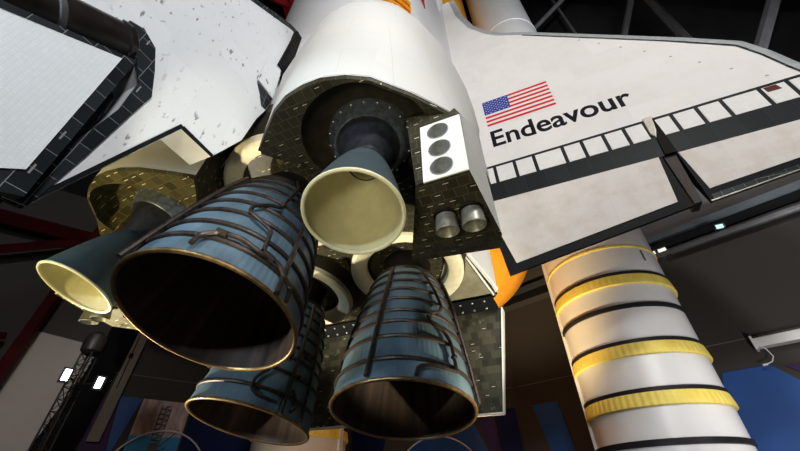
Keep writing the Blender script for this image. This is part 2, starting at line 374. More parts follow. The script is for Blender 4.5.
# pale panel joints
for i, (f, u0, u1) in enumerate((('L', -3, 10.5), ('B', -7.7, 1.6), ('R', -9.6, 20))):
    struct(wslab(f, rect(u0, u1, 6.27, 6.295), 0, 0.006, 'seam', 'trim_%d' % (5 + i)))
struct(wslab('R', rect(-9.4, 20, 11.0, 11.25), 0, 0.35, 'ledge', 'trim_8'))
struct(wslab('R', rect(-9.4, 20, 10.62, 11.0), 0, 0.12, 'wall_black', 'trim_9'))
struct(wslab('L', [(-1.24, 3.6), (-0.80, 3.6), (-0.66, 9.5), (-1.10, 9.5)], 0, 0.22, 'pilaster', 'trim_10'))
struct(wslab('L', rect(-1.04, -1.00, 5.6, 7.9), 0.22, 0.25, 'wall_black', 'trim_11'))
struct(wslab('L', rect(-1.1, -0.94, 6.9, 7.1), 0.22, 0.32, 'wall_black', 'trim_12'))
# duct under the ledge, lamps
b = MB(); b.tube([wp('R', -0.9, 10.25, .30), wp('R', 14, 10.25, .35)], 0.17, 14)
tag(b.build('service_pipe', 'steel_dark', None, 'W'), 'dark round service pipe running under the grey wall ledge', 'pipe')
t = empty('wall_lamp', wp('R', 1.04, 10.4, .3), 'small square lamp glowing greenish under the wall ledge', 'lamp')
b = MB(); b.box(wp('R', 1.04, 10.49, .53), (.34, .2, .16)); b.build('housing', 'steel_dark', t, 'W', smooth=0)
b = MB(); b.box(wp('R', 1.04, 10.44, .62), (.24, .08, .14)); b.build('lens', 'lamp_dim', t, 'W', smooth=0)
for k, (u0, u1, lb) in enumerate(((-1.66, -1.38, 'short white strip lamp beside the booster edge, nearer of two in line'), (-1.26, -0.96, 'short white strip lamp farther from the booster edge, second of two in line'))):
    t = empty('strip_lamp', wp('R', u0, 10.2, .3), lb, 'lamp', 'strip lamps under the ledge')
    b = MB(); b.tube([wp('R', u0, 10.33, .62), wp('R', u1, 10.33, .62)], .07, 10); b.build('tube', 'lamp_white', t, 'W')
    b = MB(); b.tube([wp('R', u0 - .02, 10.42, .60), wp('R', u1 + .02, 10.42, .60)], .06, 6); b.build('bracket', 'steel_dark', t, 'W')
# roller screen
t = empty('roller_screen', wp('R', 0, 5.8, .2), 'white roller screen case on the dark wall above the blue banner', 'projection screen')
b = MB(); d3 = Vector((WR_U.x, WR_U.y, 0)); n3 = Vector((WR_U.y, -WR_U.x, 0))
b.prism([wp('R', -.02, 5.82, .02), wp('R', -.02, 5.82, .40), wp('R', -.02, 6.12, .40), wp('R', -.02, 6.24, .02)], d3 * 5.0); b.build('case', 'white_metal', t, 'W', smooth=0)
b = MB(); b.prism([wp('R', -.09, 5.76, .0), wp('R', -.09, 5.76, .44), wp('R', -.09, 6.22, .44), wp('R', -.09, 6.32, .0)], d3 * .07); b.build('end_cap', 'white_metal', t, 'W', smooth=0)
b = MB(); b.tube([wp('R', .0, 5.9, .42), wp('R', .16, 5.7, .42), wp('R', .22, 5.45, .42), wp('R', .12, 5.3, .42), wp('R', -.08, 5.24, .42)], .018, 8)
b.tube([wp('R', -.03, 5.25, .42), wp('R', -.16, 5.24, .42)], .035, 8); b.build('cord', 'white_metal', t, 'W')
# mural panels (lower wall, up to 5.33 m)
def panel(f, pts, mat, label, o=.01, th=.04):
    return tag(wslab(f, pts, o, o + th, mat, 'mural_panel'), label, 'wall panel')
panel('R', [(-1.36, 5.3), (0.02, 5.3), (3.2, 1.2), (3.2, 0.1), (-3.2, 0.1)], 'mural_blue', 'large plain blue wall panel right of the white striped booster')
panel('R', [(0.34, 5.2), (2.6, 5.2), (2.6, 3.1)], 'mural_purple', 'dark purple wall panel at the right picture edge')
panel('B', [(-3.6, 4.75), (-0.6, 4.75), (0.1, 3.2), (0.1, 0.1), (-6.2, 0.1)], 'mural_blue', 'blue wall panel behind the right engine bell with a white arc')
panel('B', [(-0.42, 5.02), (0.42, 5.02), (0.72, 0.1), (0.12, 0.1), (0.12, 3.2)], 'mural_purple', 'narrow purple wall panel below the corner of the body flap')
panel('B', [(0.46, 5.33), (1.55, 5.33), (1.62, 0.1), (0.76, 0.1)], 'mural_navy', 'dark navy wall panel between purple panel and blue wedge')
panel('R', [(-9.0, 5.33), (-7.7, 5.33), (-7.0, 0.1), (-7.7, 0.1)], 'mural_blue', 'slim bright blue wedge panel left of the striped booster')
panel('L', [(-0.75, 5.36), (0.10, 5.36), (-0.30, 3.1), (-0.42, 3.1)], 'mural_blue', 'blue wedge panel left of the launch tower picture')
panel('L', [(-2.5, 5.36), (-0.78, 5.36), (-0.44, 3.1), (-0.9, 0.1), (-3.2, 0.1)], 'mural_purple', 'dark purple wall panel right of the light tower')
panel('L', [(2.2, 5.3), (6.4, 5.3), (6.4, 0.1), (2.2, 0.1)], 'mural_navy', 'dark navy wall panel right of the launch tower picture')
panel('B', [(-7.6, 5.33), (-5.3, 5.33), (-6.6, 0.1), (-7.6, 0.1)], 'mural_navy', 'dark blue wall panel between the engine bells at the bottom edge')
# launch tower picture on the wall
def mk_pic():
    m, nt, N, L, bs = newmat('launch picture print'); o = coords(nt, 'Generated')
    sp = N.new('ShaderNodeSeparateXYZ'); L.new(o, sp.inputs[0])
    n1 = noise(nt, o, 5, 5, .6)
    sky = ramp(nt, n1, .35, .65, (0.34, 0.26, 0.30), (0.75, 0.55, 0.52))
    h = math_(nt, 'ADD', sp.outputs[2], math_(nt, 'MULTIPLY', n1, .12))
    f = math_(nt, 'LESS_THAN', h, .70)
    c = mix(nt, f, sky, (0.02, 0.26, 0.55)); L.new(c, bs.inputs['Base Color']); setp(bs, Roughness=.6); return m
M['pic'] = mk_pic()
t = empty('wall_picture', wp('L', 1, 1.4, 0), 'wall picture of a launch tower against pink clouds over blue water', 'picture')
wslab('L', [(0.14, 5.36), (2.12, 5.36), (2.12, 1.4), (0.14, 1.4)], 0, .05, 'pic', 'print', t)
b = MB(); F = lambda u, z: wp('L', u, z, .06)
u0, u1, z0, z1 = .98, 1.36, 3.0, 5.15
b.bar(F(u0, z0), F(u0, z1), .03); b.bar(F(u1, z0), F(u1, z1 - .1), .03); b.bar(F(.5 * (u0 + u1), z0), F(.5 * (u0 + u1), z1), .02)
for k in range(11):
    za = z0 + k * .2; b.bar(F(u0, za), F(u1, za), .022); b.bar(F(u0, za), F(u1, za + .18), .016)
b.bar(F(1.36, 3.55), F(1.95, 4.25), .022); b.bar(F(1.36, 3.4), F(1.62, 3.55), .03)
b.prism([F(.80, 1.5), F(1.35, 1.5), F(1.36, 3.7), F(.98, 3.7)], Vector((WL_U.y, -WL_U.x, 0)) * .01)
b.build('tower_motif', 'steel_dark', t, 'W', smooth=0)
# white arcs on the murals
def arc(f, uc, zc, ru, rz, label, n=40):
    b = MB(); b.tube([wp(f, uc + ru * math.cos(PI * k / n), zc + rz * math.sin(PI * k / n), .12) for k in range(n + 1)], .035, 8)
    tag(b.build('wall_arc', 'white_metal', None, 'W'), label, 'wall arc')
arc('L', 1.55, 2.2, 2.0, 1.98, 'thin white arc line in front of the launch tower picture')
arc('B', -2.62, 2.3, 2.3, 2.02, 'thin white arc line in front of the blue panel below right bell')
# pale screen and wall of dark curtain
tag(wslab('L', [(-4.98, 7.47), (-2.3, 7.2), (-2.3, 0.6), (-4.98, 0.6)], .10, .16, 'screen', 'hanging_screen'), 'large pale grey blank screen hanging behind the light tower', 'screen')
tag(wslab('L', [(-2.2, 8.3), (-1.15, 8.6), (-1.35, 5.3), (-1.7, 0.3), (-3.3, 0.3), (-2.35, 6.0)], .18, .30, 'drape', 'black_drape'), 'black drape hanging between light tower and beige pilaster', 'drape')
# truss tower with two floodlights
def pt(az, dh, z): a = math.radians(az); return Vector((4.0106 + dh * math.sin(a), -5.3287 + dh * math.cos(a), z))
TC = pt(-63.9, 15.0, 0); th = math.radians(28)
def tw(i, j, z, h=.15): return (TC.x + h * (i * math.cos(th) - j * math.sin(th)), TC.y + h * (i * math.sin(th) + j * math.cos(th)), z)
t = empty('truss_tower', (TC.x, TC.y, 0), 'black lattice truss tower carrying floodlights before the pale screen', 'truss')
ZT = 5.35
for i, j in ((-1, -1), (-1, 1), (1, -1), (1, 1)):
    b = MB(); b.tube([tw(i, j, 0.03), tw(i, j, ZT)], .028, 8); b.build('post', 'truss_black', t, 'W')
b = MB(); nz = 16
for k in range(nz):
    za, zb = .05 + (ZT - .1) * k / nz, .05 + (ZT - .1) * (k + 1) / nz
    for (a, c) in (((-1, -1), (1, -1)), ((1, -1), (1, 1)), ((1, 1), (-1, 1)), ((-1, 1), (-1, -1))):
        if k % 2: a, c = c, a
        b.bar(tw(*a, za), tw(*c, zb), .014); b.bar(tw(*a, zb), tw(*c, zb), .012)
b.build('lattice', 'truss_black', t, 'W', smooth=0)
b = MB(); b.box((TC.x, TC.y, .03), (1.1, 1.1, .06)); b.build('base_plate', 'truss_black', t, 'W', smooth=0)
b = MB(); b.revolve((TC.x, TC.y, ZT + .05), (0, 0, 1), [(-.1, .1), (-.1, .2), (.0, .30), (.25, .33), (.5, .28), (.6, .14), (.61, .02)], 18); b.build('motor_head', 'truss_black', t, 'W')
for k, az, dh, z, lb in ((0, -65.0, 14.3, 4.50, 'left lit floodlight of the pair on the truss tower'), (1, -61.7, 14.3, 4.42, 'right lit floodlight of the pair on the truss tower')):
    p = pt(az, dh, z); dv = (Vector((4, -5.3, 3.0)) - p).normalized(); sx = dv.cross(Vector((0, 0, 1))).normalized(); sz = sx.cross(dv)
    t2 = empty('floodlight', p - Vector((0, 0, .25)), lb, 'floodlight', 'floodlights on the truss tower')
    def Q(a, c, e): return tuple(p + sx * a + sz * c + dv * e)
    b = MB(); b.prism([Q(-.13, -.2, -.18), Q(.13, -.2, -.18), Q(.13, .2, -.18), Q(-.13, .2, -.18)], dv * .18); b.build('housing', 'truss_black', t2, 'W', smooth=0)
    b = MB(); b.prism([Q(-.075, -.15, .005), Q(.075, -.15, .005), Q(.075, .15, .005), Q(-.075, .15, .005)], dv * .01); b.build('lens', 'lamp_face', t2, 'W', smooth=0)
    b = MB(); b.tube([Q(0, 0, -.2), tuple(Vector((TC.x, TC.y, z)) + (p - Vector((TC.x, TC.y, z))) * .25)], .03, 6); b.build('bracket', 'truss_black', t2, 'W')
# upper wall bracing on the right
def brace(pts, r, label, name='roof_brace', mat='roof_steel'):
    b = MB()
    for a, c in zip(pts, pts[1:]): b.tube([wp('R', *a), wp('R', *c)], r, 8)
    tag(b.build(name, mat, None, 'W'), label, 'roof steel', 'dark steel bracing above the right wing')
brace([(-9.5, 29.3, 1.2), (14, 36.2, 1.2)], .18, 'dark diagonal roof tube nearest the white booster above the wing')
brace([(4.9, 34, 1.0), (4.3, 15.2, 1.0)], .22, 'dark upright roof post above the middle of the wing edge')
brace([(-1.5, 16.0, 1.4), (5.3, 29.0, 1.4), (9.2, 36, 1.4)], .2, 'dark slanting roof tube above the word on the wing')
brace([(1.4, 34.5, 1.8), (7.6, 20.0, 1.8), (10.5, 15.0, 1.8)], .28, 'long dark roof beam descending toward the wing tip')
brace([(4.6, 15.2, 2.2), (13.5, 27.7, 2.2)], .25, 'dark crossing roof beam near the wing tip')
brace([(0.6, 36, .9), (0.7, 15.2, .9)], .10, 'thin dark roof hanger beside the booster top')
# red steel frame on the left, behind the tail
def redbar(a, c, r, label):
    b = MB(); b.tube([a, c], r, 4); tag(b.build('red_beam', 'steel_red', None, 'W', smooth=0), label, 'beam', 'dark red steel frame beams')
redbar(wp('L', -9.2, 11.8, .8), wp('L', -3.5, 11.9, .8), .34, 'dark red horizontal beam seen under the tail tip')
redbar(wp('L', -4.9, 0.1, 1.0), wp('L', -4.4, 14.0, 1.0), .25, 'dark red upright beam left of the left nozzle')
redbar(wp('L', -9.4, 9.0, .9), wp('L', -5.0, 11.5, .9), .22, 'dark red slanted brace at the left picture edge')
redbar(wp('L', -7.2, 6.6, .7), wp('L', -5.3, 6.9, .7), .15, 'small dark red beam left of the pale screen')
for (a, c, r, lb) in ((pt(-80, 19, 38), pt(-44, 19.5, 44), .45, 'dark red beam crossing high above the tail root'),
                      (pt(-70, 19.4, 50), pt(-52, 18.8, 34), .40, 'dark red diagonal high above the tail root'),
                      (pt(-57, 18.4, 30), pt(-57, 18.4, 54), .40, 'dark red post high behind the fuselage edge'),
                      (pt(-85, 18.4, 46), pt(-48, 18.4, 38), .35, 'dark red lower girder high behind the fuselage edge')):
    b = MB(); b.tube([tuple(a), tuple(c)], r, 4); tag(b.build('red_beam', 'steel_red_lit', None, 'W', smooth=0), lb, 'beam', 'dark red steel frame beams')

# ================================================================ EXTERNAL TANK AND BOOSTERS
et = empty('fuel_tank', V((1432, 0, 63.5)), 'huge orange foam fuel tank glimpsed between the shuttle and its wing', 'fuel tank')
b = MB(); prof = [(a, 165.5) for a in (-420, 200, 700, 1100, 1317)] + [(1317 + 116 * math.sin(t * PI / 2 / 14), 165.5 * math.cos(t * PI / 2 / 14)) for t in range(1, 14)] + [(1433, .5)]
b.revolve((0, 0, 63.5), (1, 0, 0), prof, 96); b.build('tank_body', 'foam', et)
for k in (1100, 1317):
    b = MB(); b.revolve((k, 0, 63.5), (1, 0, 0), [(-4, 165.6), (-3, 167.5), (3, 167.5), (4, 165.6)], 96); b.build('ring_frame', 'foam', et)
for sgn in (1, -1):
    b = MB(); b.tube([(1317, 95 * sgn, 195), (1317, 96 * sgn, 270)], 7, 12); b.build('attach_strut', 'foam', et)
    b = MB(); b.tube([(1310, 158 * sgn, 63.5), (1310, 180 * sgn, 63.5)], 6, 12); b.build('attach_strut', 'foam', et)
def srb(y, label):
    t = empty('rocket_booster', V((1740, y, 63.5)), label, 'rocket booster', 'white solid rocket boosters')
    b = MB(); b.revolve((0, y, 63.5), (1, 0, 0), [(-255, 2), (-240, 14), (-160, 46), (-70, 73), (400, 73), (1000, 73), (1400, 73), (1640, 73), (1655, 76), (1735, 103), (1738, 100), (1738, 40), (1730, 2)], 96); b.build('casing', 'srb', t)
    def rg(x, p, name, mt): 
        q = MB(); q.revolve((x, y, 63.5), (1, 0, 0), p, 96); return q.build(name, mt, t)
    rg(1408, [(-2, 73.1), (-1, 74.3), (1.6, 74.3), (2, 73.1)], 'joint_ring', 'yellow')
    for x, yl in ((1449, 1), (1492, 0), (1534, 1), (1585, 1), (1632, 0)):
        rg(x, [(-3, 73.1), (-2.5, 75.2), (2.5, 75.2), (3, 73.1)] if not yl else [(-2.8, 73.1), (-2.4, 75.0), (1.4, 75.0), (1.6, 73.1)], 'stiffener_ring', 'black_ring')
        if yl: rg(x + 1.6, [(0, 73.2), (.2, 74.8), (9, 76.2), (13, 76.5), (13.6, 75.8), (13.8, 73.2)], 'foam_band', 'yellow')
    for x in (700, 1050, 1250, 1330): rg(x, [(-1.6, 73.05), (-1.2, 74.2), (1.2, 74.2), (1.6, 73.05)], 'joint_ring', 'srb')
    q = MB(); q.box((1200, y + (-74.5 if y > 0 else 74.5), 63.5), (860, 4, 9)); q.build('cable_tunnel', 'srb', t, smooth=0)
    if y > 0:
        q = MB()
        for k in range(8):
            a = math.radians(152); r_ = 73.4; yy, zz = y + r_ * math.cos(a - PI / 2), 63.5 - r_ * math.sin(a - PI / 2) * -1
            q.box((1414 + k * 2.1, y + 46.5, 63.5 + 56.8), (1.2, 2.6, .5))
        q.build('stencil_mark', 'ink', t, smooth=0)
    return t
srb(250.5, 'white booster with yellow and black bands under the right wing')
srb(-250.5, 'white booster glimpsed at the bottom between left and right engine bells')

# ================================================================ THE ORBITER
orb = empty('space_shuttle', V((1625, 0, 265)), 'white winged space shuttle standing nose up with three large engine bells', 'space shuttle')
# ---- fuselage
def basex(z): return 1520 - (z - 275) * .187
def fus_ring(x, k=1.0, aft=False, zc=396):
    P = []
    for i in range(25):
        a = PI * i / 24; P.append((104 * math.cos(a), zc + 104 * math.sin(a)))
    P += [(-108, 350), (-120, 300), (-122, 284), (-112, 273), (-60, 271), (60, 271), (112, 273), (122, 284), (120, 300), (108, 350)]
    return [((basex(z) if aft else x), y * k, 340 + (z - 340) * k) for y, z in P]
b = MB()
b.loft([fus_ring(238, .03), fus_ring(245, .18), fus_ring(275, .42), fus_ring(330, .66), fus_ring(400, .86), fus_ring(480, .97), fus_ring(560), fus_ring(900), fus_ring(1200), fus_ring(1380), fus_ring(0, 1, True)], 0, True, False)
fus = b.build('fuselage', 'white_fuse', orb)
# lettering and small flag on the fuselage side
def text_mesh(body, size, bold, name, mat, parent, fn, thick):
    cu = bpy.data.curves.new('txt', 'FONT'); cu.body = body; cu.size = size; cu.offset = bold; cu.extrude = thick; cu.resolution_u = 6
    o = bpy.data.objects.new('txt', cu); COL.objects.link(o); bpy.context.view_layer.update()
    me = bpy.data.meshes.new_from_object(o.evaluated_get(bpy.context.evaluated_depsgraph_get())); bpy.data.objects.remove(o)
    b = MB(); b.v = [fn(*v.co) for v in me.vertices]; b.f = [list(p.vertices) for p in me.polygons]; b.m = [0] * len(b.f)
    return b.build(name, mat, parent, smooth=0)
text_mesh('United States', 26, .5, 'side_lettering', 'ink', fus, lambda x, y, z: (880 + x, 106.2 + z, 384 + y * .9), .4)
b = MB()
for k in range(7): b.box((1062 + 0, 105.6, 386 + k * 2.8), (32, 1.0, 1.4), 0)
b.box((1052, 106, 399), (13, 1.2, 10), 1); b.build('side_flag', ['red', 'blue'], fus, smooth=0)
# orange sling on the fuselage top
b = MB(); ringA = []
for x in (1190, 1238):
    ringA.append([(x, 108 * math.cos(a), 396 + 108 * math.sin(a)) for a in [math.radians(q) for q in range(22, 62, 4)]] + [(x, 104.4 * math.cos(a), 396 + 104.4 * math.sin(a)) for a in [math.radians(q) for q in range(58, 18, -4)]])
b.loft(ringA, 0)
for x in (1196, 1214, 1232):
    b.tube([(x, 110 * math.cos(math.radians(q)), 396 + 110 * math.sin(math.radians(q))) for q in range(24, 62, 4)], 2.2, 6)
tag(b.build('lifting_saddle', 'orange', None), 'orange steel saddle strapped on the fuselage above the right engine pod', 'saddle')

# ---- base heat shield
b = MB(); P = []
for i in range(25):
    a = PI * i / 24; P.append((103 * math.cos(a), 395 + 103 * math.sin(a)))
P += [(-108, 350), (-119.5, 300), (-121, 285), (121, 285), (119.5, 300), (108, 350)]
b.add([(basex(z) + 1.5, y, z) for y, z in P], [tuple(range(len(P)))]); b.build('base_heat_shield', 'tile', orb, smooth=0)
b = MB()
for sgn in (1, -1):
    b = MB(); b.prism([(basex(290) + 1.6, 58 * sgn, 290), (basex(290) + 1.6, 116 * sgn, 290), (basex(345) + 1.6, 106 * sgn, 345), (basex(345) + 1.6, 88 * sgn, 345)], (1.2, 0, 0)); b.build('base_panel', 'olive_panel', orb, smooth=0)
b = MB(); b.prism([(basex(284) + 1, -116, 286), (basex(284) + 1, 116, 286), (1527, 119, 272), (1527, -119, 272)], (3, 0, 3)); seal = b.build('hinge_seal', 'black_strip', orb, smooth=0)
b = MB()
for k in range(19):
    for zz, xx in ((283.5, 1523.5), (276.5, 1528.0)):
        b.revolve((xx, -108 + k * 12, zz + 1), (.8, 0, .6), [(0, 1.3), (1.4, 1.1), (1.8, .1)], 8)
b.build('rivet_row', 'thruster', seal)
for sgn in (1, -1):
    b = MB(); b.prism([(basex(286) + 1, 117 * sgn, 286), (basex(345) + 1, 106.5 * sgn, 345), (basex(345) - 6, 109.5 * sgn, 345), (basex(286) - 6, 123 * sgn, 286)], (2.0, .8 * sgn, 0))
    b.build('corner_trim', 'white_fuse', orb, smooth=0)

# ---- body flap
b = MB(); b.loft([[(1528, -121, 271), (1528, 121, 271), (1528, 121, 258), (1528, -121, 258)], [(1617, -105.3, 264), (1617, 105.3, 264), (1617, 105.3, 259), (1617, -105.3, 259)]])
flap = b.build('body_flap', 'tile_flap', orb, smooth=0)
b = MB()
for sgn in (1, -1):
    b.loft([[(1527, 121.2 * sgn, 272), (1527, 122.4 * sgn, 271), (1527, 122.4 * sgn, 258), (1527, 121.2 * sgn, 258)], [(1618, 105.4 * sgn, 265), (1618, 106.4 * sgn, 264), (1618, 106.4 * sgn, 258), (1618, 105.4 * sgn, 258)]])
b.box((1618.0, 0, 261.5), (1.4, 212, 6.2)); b.build('edge_trim', 'white_door', flap, smooth=0)

# ---- main engines
def dirv(pitch, yaw):
    p, y = math.radians(pitch), math.radians(yaw); return Vector((math.cos(p) * math.cos(y), math.cos(p) * math.sin(y), math.sin(p)))
def RB(s, Lx):
    t = max(0, (s - 46) / (Lx - 46)); return 10 + 36.6 * t ** .42
def engine(g, pitch, yaw, Lx, label, feeds):
    g = Vector(g); d = dirv(pitch, yaw); u, w_ = frame(d)
    def P(s, a, off=0.0):
        a = math.radians(a); return g + d * s + (u * math.sin(a) + w_ * math.cos(a)) * (RB(s, Lx) + off)
    # dome with cloth ring
    dm = MB(); dm.revolve(g, d, [(10, 60), (24, 59), (38, 55), (47, 50)], 56); dome = dm.build('heat_shield_dome', 'tile', orb)
    q = MB(); q.revolve(g, d, [(46, 50.6), (50, 50.2), (51.5, 48), (51, 41), (48, 37), (44, 36)], 56); q.build('cloth_ring', 'cream', dome)
    q = MB(); q.revolve(g, d, [(45, 37), (34, 33), (26, 22), (24, 5), (24, .2)], 40); q.build('closeout_cover', 'dark', dome)
    # bell
    N_ = 22; out = [(68 + (Lx - 68) * (i / N_), 0) for i in range(N_ + 1)]; out = [(s, RB(s, Lx)) for s, _ in out]
    inn = [(s, r - 1.6) for s, r in out]
    bb = MB(); bb.revolve(g, d, [(22, 13), (60, 13), (62, 20), (67, 24)] + out, 96, 0); bb.revolve(g, d, inn, 96, 1); bb.revolve(g, d, [(56, .1), (64, 14), (68, RB(68, Lx) - 1.6)], 96, 1)
    bb.revolve(g, d, [out[-1], inn[-1]], 96, 0)
    eng = bb.build('main_engine', ['bell', 'bell_in'], orb, smooth=50, label=label)
    q = MB(); q.revolve(g, d, [(Lx + 1.2 * math.sin(2 * PI * k / 10), RB(Lx, Lx) - .2 + 1.25 * math.cos(2 * PI * k / 10)) for k in range(11)], 96); q.build('bell_rim', 'rim', eng, label='golden brown rim')
    for s, rr in feeds['bands']:
        s = s * (Lx / 166)
        q = MB(); q.revolve(g, d, [(s + rr * 1.25 * math.sin(2 * PI * k / 8), RB(s, Lx) + .7 + rr * math.cos(2 * PI * k / 8)) for k in range(9)], 84); q.build('hat_band', 'rust', eng)
    # powerhead neck and manifold
    q = MB(); q.revolve(g, d, [(66 + 2.2 * math.sin(2 * PI * k / 8), RB(67, Lx) - 1.6 + 2.2 * math.cos(2 * PI * k / 8)) for k in range(9)], 64); q.build('manifold', 'rust', eng)
    q = MB(); q.revolve(g, d, [(26, 22), (40, 21), (56, 20), (64, 22)], 40); q.build('neck_boot', 'dark', eng)
    # axial pipes and loops
    for a0, a1, s0, s1, r in feeds['pipes']:
        q = MB(); q.tube([P(s0 + (s1 - s0) * k / 20, a0 + (a1 - a0) * k / 20, 2.6) for k in range(21)], r, 8); q.build('drain_pipe', 'rust', eng)
    for path, r in feeds['loops']:
        pts = []
        for i in range(len(path) - 1):
            for k in range(6):
                f = k / 6; pts.append((path[i][0] * (1 - f) + path[i + 1][0] * f, path[i][1] * (1 - f) + path[i + 1][1] * f))
        pts.append(path[-1])
        for _ in range(3): pts = [pts[0]] + [((pts[i - 1][0] + 2 * pts[i][0] + pts[i + 1][0]) / 4, (pts[i - 1][1] + 2 * pts[i][1] + pts[i + 1][1]) / 4) for i in range(1, len(pts) - 1)] + [pts[-1]]
        q = MB(); q.tube([P(s, a, 3.0) for s, a in pts], r, 8); q.build('feed_loop', 'rust', eng)
    for s, a, l in feeds['clamps']:
        q = MB(); q.tube([P(s - l * .1, a - l * .8, 3), P(s + l * .1, a + l * .8, 3)], 1.9, 8); q.build('duct_joint', 'rust', eng)
    return eng
fd1 = dict(bands=((74, .9), (82, .95), (91.5, 1.0), (103, 1.0), (115, 1.05), (127, 1.1), (140, 1.15), (153, 1.2)), pipes=[(-8, -12, 70, 166, 1.5), (84, 82, 70, 166, 1.3), (150, 150, 70, 166, 1.3), (-140, -140, 70, 166, 1.3), (-75, -75, 70, 166, 1.3)],
           loops=[([(162, 31), (155, 31), (150, 38), (149, 50), (152, 64), (150, 76), (155, 83), (157, 90), (165, 90)], 1.25),
                  ([(67, 58), (77, 64), (101, 60), (110, 60), (113, 51), (120, 42), (126, 43), (130, 52), (133, 62), (139, 63), (149, 64)], 1.1)],
           clamps=[(150, 40, 4), (150.5, 68, 5)])
fd2 = dict(bands=((74.5, .9), (84, .95), (94, 1.0), (104, 1.0), (115.5, 1.05), (125, 1.05), (137, 1.1), (153, 1.15)), pipes=[(70, 66, 70, 166, 1.5), (92, 88, 70, 166, 1.3), (-60, -62, 70, 166, 1.5), (160, 160, 70, 166, 1.3)],
           loops=[([(148, 70), (156, 80), (162, 74)], 1.2), ([(140, 44), (148, 36), (156, 36), (160, 44), (160, 60)], 1.2)], clamps=[(138, 76, 4), (120, 78, 3)])
fd3 = dict(bands=((74.5, .9), (84, .95), (94, 1.0), (104, 1.0), (115.5, 1.05), (125, 1.05), (137, 1.1), (153, 1.15)), pipes=[(2, -3, 70, 166, 1.4), (88, 99, 70, 166, 1.5), (-70, -70, 70, 166, 1.3), (170, 170, 70, 166, 1.3)],
           loops=[([(70, 42), (75, 46), (93, 57), (108, 62), (115, 56), (118, 47), (125, 44), (129, 50), (131, 58), (138, 64), (158, 64)], 1.2),
                  ([(167, 31), (161, 33), (159, 42), (159, 56), (158, 64)], 1.1)], clamps=[(121, 45, 2.5), (148, 64, 1.5)])
engine((1445, 0, 443), 16.16, -.53, 165.5, 'largest-looking upper engine bell, its dark mouth facing the viewer', fd1)
engine((1468, -53, 342.6), 10.90, -5.44, 166, 'lower left engine bell, partly hidden under the upper bell', fd2)
engine((1468, 53, 342.6), 10.94, 2.17, 168, 'lower right engine bell with hooped shell tinted blue', fd3)

